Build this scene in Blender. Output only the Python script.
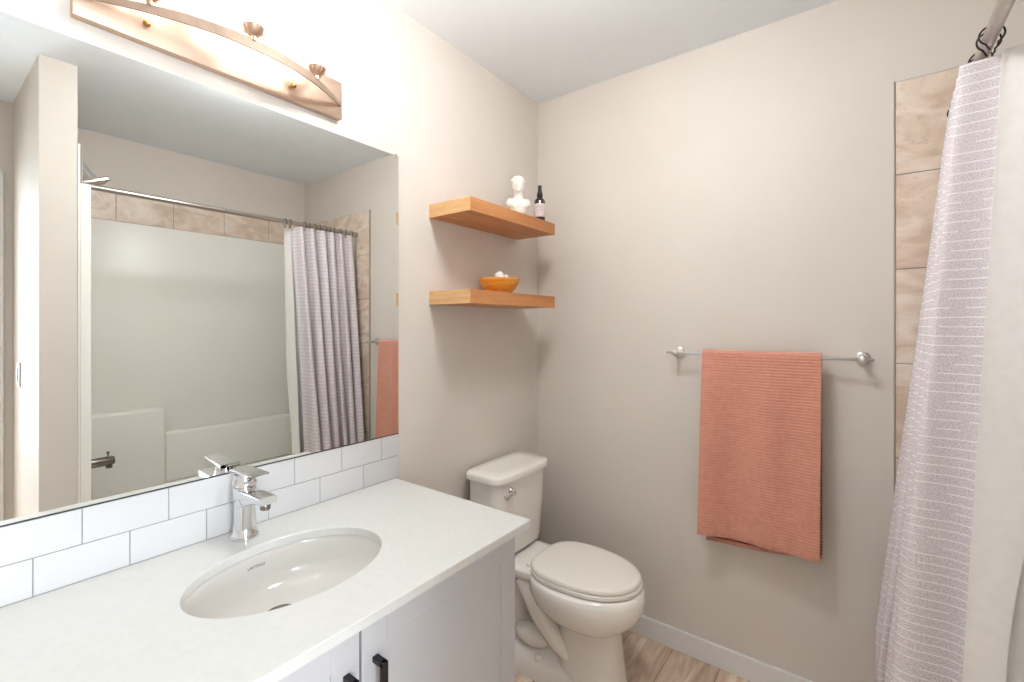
import bpy, bmesh, math, random
from mathutils import Vector, Matrix
random.seed(7)
for o in list(bpy.data.objects): bpy.data.objects.remove(o)
S = bpy.context.scene
COL = S.collection
PI = math.pi
# ------------------------------------------------------------------ camera
CAMX, CAMY, CAMZ = 1.293, 0.0, 1.333
cd = bpy.data.cameras.new('camera'); cam = bpy.data.objects.new('camera', cd); COL.objects.link(cam)
cd.sensor_width = 36; cd.lens = 463/1024*36; cd.shift_y = -16/1024; cd.clip_start = 0.02
cam.location = (CAMX, CAMY, CAMZ); cam.rotation_euler = (math.radians(90), 0, math.radians(37.01))
S.camera = cam
# ------------------------------------------------------------------ light and exposure
S.view_settings.view_transform = 'Standard'; S.view_settings.look = 'None'
S.view_settings.gamma = 1; S.view_settings.use_curve_mapping = False
S.view_settings.exposure = 0.64
LAMP = 4.5       # glass shades of the vanity light
HALL_FILL = 58.0       # unseen area light added for daylight from the hall
world = bpy.data.worlds.new('world'); S.world = world; world.use_nodes = True
bg = world.node_tree.nodes['Background']; bg.inputs[0].default_value = (0.62, 0.80, 1.0, 1); bg.inputs[1].default_value = 3.0
D, W, H = 1.93, 2.23, 2.44      # room: left wall x=0, back wall y=D, tub wall x=W, ceiling z=H
def area(name, loc, rot, sx, sy, e, c):
    l = bpy.data.lights.new(name, 'AREA'); l.shape = 'RECTANGLE'; l.size = sx; l.size_y = sy; l.energy = e; l.color = c
    o = bpy.data.objects.new(name, l); COL.objects.link(o); o.location = loc; o.rotation_euler = rot; return o
area('added_hall_daylight', (3.55, -0.15, 1.35), (0, math.radians(90), 0), 1.5, 1.1, HALL_FILL, (0.82, 0.91, 1.0))  # added cool fill, unseen, shining in through the doorway
CEIL_FILL = 39.0      # strength of the added, unseen fill lamp under the ceiling

# ------------------------------------------------------------------ materials
def lin(c):
    return tuple(((v/255)/12.92 if v/255 <= 0.04045 else ((v/255+0.055)/1.055)**2.4) for v in c) + (1,)
def mat(name, col, rough=0.5, metal=0, **k):
    m = bpy.data.materials.new(name); m.use_nodes = True
    b = m.node_tree.nodes['Principled BSDF']
    b.inputs['Base Color'].default_value = lin(col); b.inputs['Roughness'].default_value = rough; b.inputs['Metallic'].default_value = metal
    for kk, v in k.items(): b.inputs[kk.replace('_', ' ')].default_value = v
    return m
def nt(m): return m.node_tree.nodes, m.node_tree.links, m.node_tree.nodes['Principled BSDF']
def noise_col(m, c1, c2, scale=5, detail=4, stretch=(1,1,1), lo=0.3, hi=0.7, bump=0, coord='Object', dist=0.0, bscale=None):
    N, L, b = nt(m)
    tc = N.new('ShaderNodeTexCoord'); mp = N.new('ShaderNodeMapping'); mp.inputs['Scale'].default_value = stretch
    L.new(tc.outputs[coord], mp.inputs[0])
    n = N.new('ShaderNodeTexNoise'); n.inputs['Scale'].default_value = scale; n.inputs['Detail'].default_value = detail; n.inputs['Distortion'].default_value = dist
    L.new(mp.outputs[0], n.inputs['Vector'])
    r = N.new('ShaderNodeValToRGB'); r.color_ramp.elements[0].position = lo; r.color_ramp.elements[1].position = hi
    r.color_ramp.elements[0].color = lin(c1); r.color_ramp.elements[1].color = lin(c2)
    L.new(n.outputs[0], r.inputs[0]); L.new(r.outputs[0], b.inputs['Base Color'])
    if bump:
        src = n
        if bscale:
            src = N.new('ShaderNodeTexNoise'); src.inputs['Scale'].default_value = bscale; src.inputs['Detail'].default_value = 3
            L.new(tc.outputs[coord], src.inputs['Vector'])
        bp = N.new('ShaderNodeBump'); bp.inputs['Strength'].default_value = bump; bp.inputs['Distance'].default_value = 0.002
        L.new(src.outputs[0], bp.inputs['Height']); L.new(bp.outputs[0], b.inputs['Normal'])
    return m
WALLC = (222, 210, 197)
m_wall = noise_col(mat('wall_paint', WALLC, 0.55), (222,213,203), (226,217,207), 3, 2, bump=0.08, bscale=220)
m_ceil = noise_col(mat('ceiling_paint', (236,240,240), 0.8), (244,249,253), (248,252,255), 8, 2, bump=0.15, bscale=160)
m_hall = noise_col(mat('hall_paint', (205,212,218), 0.7), (203,210,216), (208,214,220), 4, 2)
m_trim = noise_col(mat('white_trim_paint', (238,236,232), 0.35), (236,234,230), (240,238,234), 6, 2)
m_counter = noise_col(mat('white_quartz', (240,238,230), 0.25), (218,217,212), (222,221,216), 60, 3)
m_cab = noise_col(mat('cabinet_paint', (222,222,224), 0.4), (200,199,201), (204,203,205), 8, 2)
m_gap = mat('gap_shade', (60,58,58), 0.8)  # shade between the doors, as a dark colour
m_tile = noise_col(mat('white_ceramic_tile', (240,238,234), 0.14), (212,210,209), (218,216,215), 4, 2)
m_grout = noise_col(mat('grey_grout', (150,146,142), 0.9), (142,138,134), (158,154,150), 80, 2)
m_porc = noise_col(mat('white_porcelain', (240,234,224), 0.10, Coat_Weight=0.4), (248,243,234), (250,245,237), 3, 1)
m_seat = noise_col(mat('seat_plastic', (241,234,222), 0.25), (249,243,232), (251,246,236), 3, 1)
m_sink = noise_col(mat('sink_porcelain', (240,238,234), 0.1, Coat_Weight=0.4), (226,222,215), (229,225,219), 3, 1)
m_acryl = noise_col(mat('white_acrylic', (245,241,232), 0.32), (250,246,237), (252,248,240), 2, 1)
m_chrome = noise_col(mat('chrome', (225,226,228), 0.06, 1), (222,223,226), (230,231,233), 20, 1)
m_nickel = noise_col(mat('brushed_nickel', (190,182,174), 0.28, 1), (182,173,165), (198,190,182), 60, 3, (1,1,8))
m_chromeb = noise_col(mat('satin_chrome', (214,212,208), 0.3, 1), (208,206,202), (220,218,214), 30, 2)
m_steel = noise_col(mat('dark_steel', (140,132,126), 0.25, 1), (128,120,114), (150,142,136), 30, 2)
m_bronze = noise_col(mat('brushed_bronze', (204,178,158), 0.42, 1), (196,170,150), (212,186,166), 40, 3, (1,0.1,1))
m_strip = noise_col(mat('bronze_strip', (176,152,134), 0.6, 0.7), (170,146,128), (182,158,140), 40, 3)
m_brass = noise_col(mat('brass_nut', (196,150,90), 0.25, 1), (186,140,80), (206,160,100), 40, 2)
m_black = noise_col(mat('black_bronze', (48,42,46), 0.38, 0.6), (44,38,42), (54,48,50), 60, 2)
m_mirror = mat('mirror_silver', (238,240,238), 0.0, 1)
m_mirredge = noise_col(mat('mirror_edge_glass', (170,176,172), 0.2), (160,168,164), (180,186,182), 10, 1)
m_rubber = mat('dark_channel', (40,38,38), 0.6)
m_bust = noise_col(mat('white_plaster', (246,244,234), 0.7), (243,241,230), (248,246,238), 30, 3, bump=0.2)
m_amber = noise_col(mat('dark_amber_glass', (46,20,14), 0.08, Coat_Weight=0.5), (42,18,12), (54,24,16), 10, 1)
m_label = noise_col(mat('paper_label', (226,206,204), 0.6), (222,202,200), (230,212,208), 60, 2)
m_ink = mat('grey_ink', (120,112,112), 0.6)
m_crystal = noise_col(mat('white_crystal', (244,236,230), 0.4, Subsurface_Weight=0.0), (240,230,222), (248,242,238), 60, 3, bump=0.4)

# oak for shelves, grain along local y (shelf length)
def wood(name, c1, c2, c3, rough=0.4, stretch=(14, 1.2, 14), scale=2.2):
    m = mat(name, c1, rough); N, L, b = nt(m)
    tc = N.new('ShaderNodeTexCoord'); mp = N.new('ShaderNodeMapping'); mp.inputs['Scale'].default_value = stretch
    L.new(tc.outputs['Object'], mp.inputs[0])
    n = N.new('ShaderNodeTexNoise'); n.inputs['Scale'].default_value = scale; n.inputs['Detail'].default_value = 7; n.inputs['Distortion'].default_value = 0.9
    L.new(mp.outputs[0], n.inputs['Vector'])
    r = N.new('ShaderNodeValToRGB'); e = r.color_ramp.elements
    e[0].position = 0.28; e[0].color = lin(c1); e[1].position = 0.72; e[1].color = lin(c3)
    x = e.new(0.5); x.color = lin(c2)
    L.new(n.outputs[0], r.inputs[0]); L.new(r.outputs[0], b.inputs['Base Color'])
    bp = N.new('ShaderNodeBump'); bp.inputs['Strength'].default_value = 0.12; bp.inputs['Distance'].default_value = 0.001
    L.new(n.outputs[0], bp.inputs['Height']); L.new(bp.outputs[0], b.inputs['Normal'])
    return m
m_oak = wood('oak_wood', (178,112,60), (200,134,78), (214,152,94))
m_oakend = wood('oak_end_grain', (208,160,106), (222,176,122), (232,190,138), stretch=(3,3,26))
m_bowl = wood('yellow_bowl_wood', (206,126,34), (228,152,52), (240,176,84), 0.3, (5,5,16), 3)

# travertine tile
m_trav = mat('travertine_tile', (205,182,160), 0.35)
def _trav(m):
    N, L, b = nt(m)
    tc = N.new('ShaderNodeTexCoord')
    n = N.new('ShaderNodeTexNoise'); n.inputs['Scale'].default_value = 6; n.inputs['Detail'].default_value = 8; n.inputs['Distortion'].default_value = 1.6
    mp = N.new('ShaderNodeMapping'); mp.inputs['Scale'].default_value = (1, 1, 2.0); mp.inputs['Rotation'].default_value = (0.2, 0.35, 0)
    L.new(tc.outputs['Object'], mp.inputs[0]); L.new(mp.outputs[0], n.inputs['Vector'])
    r = N.new('ShaderNodeValToRGB'); e = r.color_ramp.elements
    e[0].position = 0.30; e[0].color = lin((212,186,164)); e[1].position = 0.66; e[1].color = lin((242,226,210))
    x = e.new(0.42); x.color = lin((224,202,182)); x = e.new(0.52); x.color = lin((234,214,196))
    L.new(n.outputs[0], r.inputs[0])
    n2 = N.new('ShaderNodeTexNoise'); n2.inputs['Scale'].default_value = 26; n2.inputs['Detail'].default_value = 5; n2.inputs['Distortion'].default_value = 2.5
    L.new(mp.outputs[0], n2.inputs['Vector'])
    r2 = N.new('ShaderNodeValToRGB'); r2.color_ramp.elements[0].position = 0.30; r2.color_ramp.elements[1].position = 0.38
    r2.color_ramp.elements[0].color = lin((176,140,116)); r2.color_ramp.elements[1].color = (1,1,1,1)
    L.new(n2.outputs[0], r2.inputs[0])
    mx = N.new('ShaderNodeMix'); mx.data_type = 'RGBA'; mx.blend_type = 'MULTIPLY'; mx.inputs[0].default_value = 0.3
    L.new(r.outputs[0], mx.inputs[6]); L.new(r2.outputs[0], mx.inputs[7]); L.new(mx.outputs[2], b.inputs['Base Color'])
_trav(m_trav)

# vinyl plank floor, planks run along y
m_floor = mat('vinyl_plank', (170,146,130), 0.4)
def _floor(m):
    N, L, b = nt(m)
    tc = N.new('ShaderNodeTexCoord'); mp = N.new('ShaderNodeMapping')
    mp.inputs['Rotation'].default_value = (0, 0, PI/2); mp.inputs['Location'].default_value = (0.35, 0.765, 0)
    L.new(tc.outputs['Object'], mp.inputs[0])
    br = N.new('ShaderNodeTexBrick'); br.inputs['Scale'].default_value = 1; br.inputs['Brick Width'].default_value = 1.22; br.inputs['Row Height'].default_value = 0.18
    br.inputs['Mortar Size'].default_value = 0.0012; br.inputs['Mortar Smooth'].default_value = 0.2; br.offset = 0.37
    br.inputs['Color1'].default_value = (0,0,0,1); br.inputs['Color2'].default_value = (1,1,1,1); br.inputs['Mortar'].default_value = (0.5,0.5,0.5,1)
    L.new(mp.outputs[0], br.inputs['Vector'])
    mp2 = N.new('ShaderNodeMapping'); mp2.inputs['Scale'].default_value = (9, 1.3, 1); L.new(tc.outputs['Object'], mp2.inputs[0])
    add = N.new('ShaderNodeVectorMath'); add.operation = 'ADD'; L.new(mp2.outputs[0], add.inputs[0])
    sc = N.new('ShaderNodeVectorMath'); sc.operation = 'SCALE'; sc.inputs['Scale'].default_value = 7; L.new(br.outputs['Color'], sc.inputs[0]); L.new(sc.outputs[0], add.inputs[1])
    n = N.new('ShaderNodeTexNoise'); n.inputs['Scale'].default_value = 3; n.inputs['Detail'].default_value = 8; n.inputs['Distortion'].default_value = 1.2
    L.new(add.outputs[0], n.inputs['Vector'])
    r = N.new('ShaderNodeValToRGB'); e = r.color_ramp.elements
    e[0].position = 0.30; e[0].color = lin((206,176,154)); e[1].position = 0.70; e[1].color = lin((254,236,218))
    x = e.new(0.5); x.color = lin((232,206,184)); L.new(n.outputs[0], r.inputs[0])
    mx = N.new('ShaderNodeMix'); mx.data_type = 'RGBA'; mx.blend_type = 'MULTIPLY'; mx.inputs[0].default_value = 1
    r3 = N.new('ShaderNodeValToRGB'); r3.color_ramp.elements[0].color = lin((225,222,218)); r3.color_ramp.elements[1].color = (1,1,1,1)
    L.new(br.outputs['Color'], r3.inputs[0]); L.new(r.outputs[0], mx.inputs[6]); L.new(r3.outputs[0], mx.inputs[7])
    mx2 = N.new('ShaderNodeMix'); mx2.data_type = 'RGBA'; mx2.inputs[7].default_value = lin((90,72,62))
    L.new(br.outputs['Fac'], mx2.inputs[0]); L.new(mx.outputs[2], mx2.inputs[6]); L.new(mx2.outputs[2], b.inputs['Base Color'])
_floor(m_floor)

# curtain cloth (uv in metres): heather grey lilac with broken white weft lines
m_curt = mat('curtain_weave', (190,184,190), 0.9)
def _curt(m):
    N, L, b = nt(m)
    uv = N.new('ShaderNodeTexCoord'); sp = N.new('ShaderNodeSeparateXYZ'); L.new(uv.outputs['UV'], sp.inputs[0])
    def math_(op, a, bb=None):
        q = N.new('ShaderNodeMath'); q.operation = op
        for i, v in enumerate((a, bb)):
            if v is None: continue
            if isinstance(v, (int, float)): q.inputs[i].default_value = v
            else: L.new(v, q.inputs[i])
        return q.outputs[0]
    v = math_('MULTIPLY', sp.outputs[1], 1/0.0225)
    fr = math_('FRACT', v); line = math_('LESS_THAN', fr, 0.115)
    row = math_('FLOOR', v)
    # broken dashes: per row noise along u
    cb = N.new('ShaderNodeCombineXYZ'); L.new(math_('MULTIPLY', sp.outputs[0], 16), cb.inputs[0]); L.new(math_('MULTIPLY', row, 3.7), cb.inputs[1])
    n = N.new('ShaderNodeTexNoise'); n.inputs['Scale'].default_value = 1; n.inputs['Detail'].default_value = 1; L.new(cb.outputs[0], n.inputs['Vector'])
    dash = math_('GREATER_THAN', n.outputs[0], 0.37)
    f = math_('MULTIPLY', line, dash)
    n2 = N.new('ShaderNodeTexNoise'); n2.inputs['Scale'].default_value = 260; n2.inputs['Detail'].default_value = 3; L.new(uv.outputs['UV'], n2.inputs['Vector'])
    r = N.new('ShaderNodeValToRGB'); r.color_ramp.elements[0].position = 0.35; r.color_ramp.elements[1].position = 0.65
    r.color_ramp.elements[0].color = lin((204,194,198)); r.color_ramp.elements[1].color = lin((240,230,232)); L.new(n2.outputs[0], r.inputs[0])
    mx = N.new('ShaderNodeMix'); mx.data_type = 'RGBA'; mx.inputs[7].default_value = lin((254,252,250))
    L.new(math_('MULTIPLY', f, 0.9), mx.inputs[0]); L.new(r.outputs[0], mx.inputs[6]); L.new(mx.outputs[2], b.inputs['Base Color'])
    bp = N.new('ShaderNodeBump'); bp.inputs['Strength'].default_value = 0.5; bp.inputs['Distance'].default_value = 0.001
    L.new(math_('ADD', f, n2.outputs[0]), bp.inputs['Height']); L.new(bp.outputs[0], b.inputs['Normal'])
_curt(m_curt)
m_liner = noise_col(mat('liner_fabric', (240,236,232), 0.6, Transmission_Weight=0.0), (238,233,229), (243,239,235), 40, 3, bump=0.2)
m_towel = noise_col(mat('terracotta_towel', (200,130,108), 0.95, Sheen_Weight=0.3), (210,144,122), (220,154,132), 60, 3, bump=0.25, bscale=700)
m_towelgrooveshade = noise_col(mat('towel_groove_shade', (124,62,48), 0.95), (118,58,44), (130,68,54), 60, 3)  # shade in the rib valleys, painted as a darker cloth colour
m_towelhem = noise_col(mat('towel_hem', (206,142,122), 0.95, Sheen_Weight=0.3), (196,130,110), (216,154,134), 90, 4, bump=0.6, bscale=900)

def emis(name, col, st, edge=None):
    m = bpy.data.materials.new(name); m.use_nodes = True; N, L = m.node_tree.nodes, m.node_tree.links
    b = N['Principled BSDF']; b.inputs['Base Color'].default_value = (0.9,0.9,0.9,1); b.inputs['Roughness'].default_value = 0.3
    b.inputs['Emission Color'].default_value = col; b.inputs['Emission Strength'].default_value = st
    return m
m_shade = emis('lit_frosted_glass', (1.0, 0.97, 0.94, 1), LAMP)
m_fill_lens = emis('fill_lamp_lens', (0.95, 0.98, 1.0, 1), CEIL_FILL)  # glow of the added fill lamp

# ------------------------------------------------------------------ mesh helpers
def newobj(name, bm, m, parent=None, smooth=False, label=None):
    me = bpy.data.meshes.new(name); bmesh.ops.recalc_face_normals(bm, faces=bm.faces); bm.to_mesh(me); bm.free()
    for mm in (m if isinstance(m, (list, tuple)) else [m]): me.materials.append(mm)
    o = bpy.data.objects.new(name, me); COL.objects.link(o)
    if smooth: autosmooth(o, 62)
    if parent is not None: o.parent = parent; o.matrix_parent_inverse = Matrix.Translation(parent.location).inverted()
    if label: o['label'] = label
    return o
def autosmooth(o, deg=35):
    me = o.data
    for p in me.polygons: p.use_smooth = True
    b = bmesh.new(); b.from_mesh(me)
    for e in b.edges:
        if len(e.link_faces) == 2 and e.calc_face_angle(0) > math.radians(deg): e.smooth = False
    b.to_mesh(me); b.free(); return o
def box(bm, x0, x1, y0, y1, z0, z1, bev=0, seg=2, mi=0):
    vs = [bm.verts.new((x, y, z)) for x in (x0, x1) for y in (y0, y1) for z in (z0, z1)]
    F = [(0,1,3,2),(4,6,7,5),(0,4,5,1),(2,3,7,6),(0,2,6,4),(1,5,7,3)]
    fs = [bm.faces.new([vs[i] for i in f]) for f in F]
    for f in fs: f.material_index = mi
    if bev:
        es = list({e for f in fs for e in f.edges})
        r = bmesh.ops.bevel(bm, geom=es, offset=bev, segments=seg, affect='EDGES', profile=0.5)
        for f in r['faces']: f.material_index = mi
    return vs
def boxo(name, x0, x1, y0, y1, z0, z1, m, parent=None, bev=0, seg=2, label=None):
    bm = bmesh.new(); box(bm, x0, x1, y0, y1, z0, z1, bev, seg); o = newobj(name, bm, m, parent, label=label)
    return autosmooth(o, 40) if bev else o
def ring_loft(bm, rings, cap0=True, cap1=True, mi=0):
    R = [[bm.verts.new(p) for p in r] for r in rings]
    n = len(R[0])
    for a, b in zip(R, R[1:]):
        for i in range(n):
            f = bm.faces.new((a[i], a[(i+1) % n], b[(i+1) % n], b[i])); f.material_index = mi
    if cap0: bm.faces.new(R[0][::-1]).material_index = mi
    if cap1: bm.faces.new(R[-1]).material_index = mi
    return R
def circ(c, r, n=32, ax='z', r2=None):
    r2 = r if r2 is None else r2
    out = []
    for i in range(n):
        a = 2*PI*i/n; u, v = r*math.cos(a), r2*math.sin(a)
        out.append({'z': (c[0]+u, c[1]+v, c[2]), 'y': (c[0]+u, c[1], c[2]+v), 'x': (c[0], c[1]+u, c[2]+v)}[ax])
    return out
def lathe(bm, c, prof, n=32, ax='z', mi=0, cap0=True, cap1=True):
    """prof: (radius, offset along axis)"""
    rings = []
    for r, h in prof:
        cc = list(c); cc['xyz'.index(ax)] += h
        rings.append(circ(cc, max(r, 1e-4), n, ax))
    return ring_loft(bm, rings, cap0, cap1, mi)
def frames(pts):
    pts = [Vector(p) for p in pts]; T = []
    for i in range(len(pts)):
        a = pts[max(i-1, 0)]; b = pts[min(i+1, len(pts)-1)]; T.append((b-a).normalized())
    up = Vector((0,0,1)) if abs(T[0].z) < 0.9 else Vector((1,0,0))
    n = (up - T[0]*up.dot(T[0])).normalized(); out = []
    for t in T:
        n = (n - t*n.dot(t)).normalized(); out.append((t, n, t.cross(n)))
    return pts, out
def tube(bm, pts, r, n=12, cap=True, mi=0):
    pts, fr = frames(pts); rings = []
    for i, (p, (t, a, b)) in enumerate(zip(pts, fr)):
        rr = r[i] if isinstance(r, (list, tuple)) else r
        rings.append([tuple(p + a*rr*math.cos(2*PI*k/n) + b*rr*math.sin(2*PI*k/n)) for k in range(n)])
    return ring_loft(bm, rings, cap, cap, mi)
def smoothpath(pts, sub=8):
    P = [Vector(p) for p in pts]; out = []
    for i in range(len(P)-1):
        p0, p1, p2, p3 = P[max(i-1,0)], P[i], P[i+1], P[min(i+2, len(P)-1)]
        for k in range(sub):
            t = k/sub
            out.append(0.5*((2*p1)+(p2-p0)*t+(2*p0-5*p1+4*p2-p3)*t*t+(3*p1-p0-3*p2+p3)*t**3))
    out.append(P[-1]); return out
def sellipse(cx, cy, z, rx, ry, n=48, e=2.0, ef=None, egg=0):
    out = []
    for i in range(n):
        a = 2*PI*i/n; c, s = math.cos(a), math.sin(a)
        ee = e
        x = math.copysign(abs(c)**(2/ee), c)*rx; y = math.copysign(abs(s)**(2/ee), s)*ry
        y *= 1 - egg*(x/rx)
        out.append((cx+x, cy+y, z))
    return out
def thing(name, label, cat, loc=(0,0,0), group=None):
    o = bpy.data.objects.new(name, None); COL.objects.link(o); o.location = loc; o.empty_display_size = 0.05
    o['label'] = label; o['category'] = cat
    if group: o['group'] = group
    return o
def tag(o, label, cat, group=None):
    o['label'] = label; o['category'] = cat
    if group: o['group'] = group
    return o
def struct(o): o['kind'] = 'structure'; return o
def duptree(root, loc, label=None, group=None):
    def cp(o, par):
        c = o.copy(); COL.objects.link(c)
        if par is not None: c.parent = par; c.matrix_parent_inverse = o.matrix_parent_inverse.copy()
        for ch in list(o.children): cp(ch, c)
        return c
    r = cp(root, None); r.location = loc
    if label: r['label'] = label
    if group: r['group'] = group
    return r

# ------------------------------------------------------------------ structure
YN = -0.75    # wall behind the camera
XE = 2.10     # entry wall with the doorway
PY0, PY1 = 0.346, 0.463   # partition at the end of the tub
struct(boxo('floor', -0.12, 3.75, YN-0.1, D+0.12, -0.05, 0, m_floor))
struct(boxo('ceiling', -0.12, 3.75, YN-0.1, D+0.12, H, H+0.05, m_ceil))
struct(boxo('wall_left', -0.12, 0, YN-0.1, D+0.12, 0, H, m_wall))
struct(boxo('wall_back', 0, W+0.12, D, D+0.12, 0, H, m_wall))
struct(boxo('wall_near', 0, 3.75, YN-0.1, YN, 0, H, m_wall))
struct(boxo('wall_right', W, W+0.12, PY0+0.06, D, 0, H, m_wall))
struct(boxo('wall_partition', 1.40, W, PY0, PY1, 0, H, m_wall))
DY0, DY1, DZ = -0.52, 0.254, 2.03
bm = bmesh.new()
box(bm, XE, XE+0.12, YN, DY0, 0, H); box(bm, XE, XE+0.12, DY1, PY0, 0, H); box(bm, XE, XE+0.12, DY0, DY1, DZ, H)
struct(newobj('wall_entry', bm, m_wall))
struct(boxo('wall_hall', XE+0.12, 3.75, PY0, PY0+0.06, 0, H, m_hall))
bm = bmesh.new()
box(bm, 3.63, 3.75, YN, -0.70, 0, H); box(bm, 3.63, 3.75, 0.30, PY0, 0, H)
box(bm, 3.63, 3.75, -0.70, 0.30, 0, 0.6); box(bm, 3.63, 3.75, -0.70, 0.30, 2.1, H)
struct(newobj('wall_hall_end', bm, m_hall))
bm = bmesh.new()
for a in (-0.70, -0.215, 0.27): box(bm, 3.66, 3.70, a, a+0.03, 0.6, 2.1, 0.004)
for a in (0.6, 2.07): box(bm, 3.66, 3.70, -0.67, 0.27, a, a+0.03, 0.004)
struct(newobj('added_window_1', bm, m_trim))  # unseen window, added to let daylight through the hall
# door casing on the room side
bm = bmesh.new()
box(bm, XE-0.016, XE, DY1, DY1+0.06, 0, DZ+0.06, 0.004); box(bm, XE-0.016, XE, DY0-0.06, DY0, 0, DZ+0.06, 0.004)
box(bm, XE-0.016, XE, DY0, DY1, DZ, DZ+0.06, 0.004)
struct(newobj('trim_1', bm, m_trim))
# baseboards
def baseboard(name, x0, x1, y0, y1):
    bm = bmesh.new(); box(bm, x0, x1, y0, y1, 0, 0.086, 0.003); return struct(newobj(name, bm, m_trim))
baseboard('baseboard_back', 0.013, 1.38, D-0.013, D)
baseboard('baseboard_left', 0, 0.013, 1.045, D-0.013)
# travertine tiling round the tub
def tiles(name, rects, plane, t=0.009):
    bm = bmesh.new()
    for (a0, a1, z0, z1) in rects:
        g = 0.0014
        if plane == 'back': box(bm, a0+g, a1-g, D-t, D-0.001, z0+g, z1-g, 0.0012, 1); box(bm, a0, a1, D-t+0.0015, D, z0, z1, 0, mi=1)
        if plane == 'right': box(bm, W-t, W-0.001, a0+g, a1-g, z0+g, z1-g, 0.0012, 1); box(bm, W-t+0.0015, W, a0, a1, z0, z1, 0, mi=1)
        if plane == 'end': box(bm, a0+g, a1-g, PY1+0.009, PY1+0.017, z0+g, z1-g, 0.0012, 1); box(bm, a0, a1, PY1+0.0085, PY1+0.0155, z0, z1, 0, mi=1)
    return struct(newobj(name, bm, [m_trav, m_grout]))
zj = [0, 0.304, 0.606, 0.908, 1.21, 1.511, 1.812, 2.11]
rb = [(1.38, 1.531, a, b) for a, b in zip(zj, zj[1:])] + [(1.531, 1.83, 1.945, 2.11), (1.83, 2.13, 1.945, 2.11), (2.13, 2.22, 1.945, 2.11)]
tiles('wall_tile_back', rb, 'back')
yj = [0.511, 0.773, 1.058, 1.352, 1.65, 1.92]
tiles('wall_tile_right', [(a, b, 1.945, 2.11) for a, b in zip(yj, yj[1:])], 'right')
tiles('wall_tile_end', [(1.40, 1.55, 1.945, 2.11), (1.55, 1.85, 1.945, 2.11), (1.85, 2.15, 1.945, 2.11)], 'end')
# backing board with white edge under the tiles at the shower end, edge strip beside the back tiles
struct(boxo('trim_2', 1.397, W-0.001, PY1+0.0005, PY1+0.008, 0, 2.11, m_trim))
struct(boxo('trim_4', 1.3765, 1.38, D-0.011, D, 0, 2.1135, m_nickel))

# ------------------------------------------------------------------ vanity
VX, VY0, VY1, CT = 0.576, 0.0, 1.037, 0.804
vc = thing('vanity_cabinet', 'white two-door bathroom vanity cabinet standing under the white countertop', 'cabinet', (0.28, 0.52, 0))
FX = 0.535   # carcass front
bm = bmesh.new()
zt_ = CT-0.0205
box(bm, 0.002, FX, 0.012, 0.030, 0.10, zt_, 0.001); box(bm, 0.002, FX, 0.980, 0.998, 0.10, zt_, 0.001)
box(bm, 0.002, 0.012, 0.030, 0.980, 0.10, zt_); box(bm, 0.012, FX, 0.030, 0.980, 0.10, 0.118)
box(bm, FX-0.018, FX, 0.030, 0.980, zt_-0.07, zt_); box(bm, FX-0.020, FX-0.006, 0.030, 0.980, 0.118, zt_-0.07)
box(bm, 0.002, FX-0.06, 0.016, 0.994, 0.0, 0.10)
newobj('body', bm, m_cab, vc)
def door(y0, y1, hy):
    z0, z1 = 0.108, CT-0.026
    bm = bmesh.new(); st = 0.057; x1 = FX+0.020
    box(bm, FX+0.001, x1, y0, y0+st, z0, z1, 0.0012); box(bm, FX+0.001, x1, y1-st, y1, z0, z1, 0.0012)
    box(bm, FX+0.001, x1, y0+st, y1-st, z0, z0+st, 0.0012); box(bm, FX+0.001, x1, y0+st, y1-st, z1-st, z1, 0.0012)
    box(bm, FX+0.001, x1-0.005, y0+st-0.001, y1-st+0.001, z0+st-0.001, z1-st+0.001, 0.0008)
    d = newobj('door', bm, m_cab, vc)
    bm = bmesh.new(); w = 0.0065; zt, zb = 0.706, 0.566
    # squared D pull swept as one bar with chamfered corners
    xo = x1+0.032
    box(bm, x1, xo, hy-w, hy+w, zt-0.011, zt, 0.0012); box(bm, x1, xo, hy-w, hy+w, zb, zb+0.011, 0.0012)
    box(bm, xo-0.010, xo+0.001, hy-w, hy+w, zb, zt, 0.002)
    newobj('handle', bm, m_black, d, label='dark bronze squared pull')
door(0.016, 0.512, 0.484); door(0.517, 0.992, 0.546)
boxo('gap_shade_strip', FX-0.004, FX+0.0016, 0.505, 0.525, 0.12, 0.775, m_gap, vc)  # dark strip put in as the shade of the door gap

# countertop with oval cut-out
CXs, CYs, RA, RB = 0.289, 0.526, 0.152, 0.207
ct = None
bm = bmesh.new()
angs = [2*PI*i/96 for i in range(96)]
xa, xb, ya, yb = 0.0005, VX, VY0, VY1
for cx, cy in ((xa,ya),(xb,ya),(xa,yb),(xb,yb)): angs.append(math.atan2(cy-CYs, cx-CXs) % (2*PI))
angs = sorted(set(round(a, 6) for a in angs))
def rectpt(a):
    c, s = math.cos(a), math.sin(a); t = 1e9
    if c > 1e-9: t = min(t, (xb-CXs)/c)
    if c < -1e-9: t = min(t, (xa-CXs)/c)
    if s > 1e-9: t = min(t, (yb-CYs)/s)
    if s < -1e-9: t = min(t, (ya-CYs)/s)
    return CXs+t*c, CYs+t*s
def ellpt(a, k=0.0):
    c, s = math.cos(a), math.sin(a); r = 1/math.sqrt((c/(RA+k))**2+(s/(RB+k))**2); return CXs+r*c, CYs+r*s
def shrink(p, d):
    return (min(max(p[0], xa+d), xb-d), min(max(p[1], ya+d), yb-d))
zb = CT-0.020
loops = []
loops.append([(*ellpt(a, 0.0), zb) for a in angs]); loops.append([(*ellpt(a, 0.0), CT-0.002) for a in angs]); loops.append([(*ellpt(a, 0.002), CT) for a in angs])
loops.append([(*shrink(rectpt(a), 0.0015), CT) for a in angs]); loops.append([(*rectpt(a), CT-0.0015) for a in angs]); loops.append([(*rectpt(a), zb) for a in angs])
loops.append(loops[0])
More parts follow.
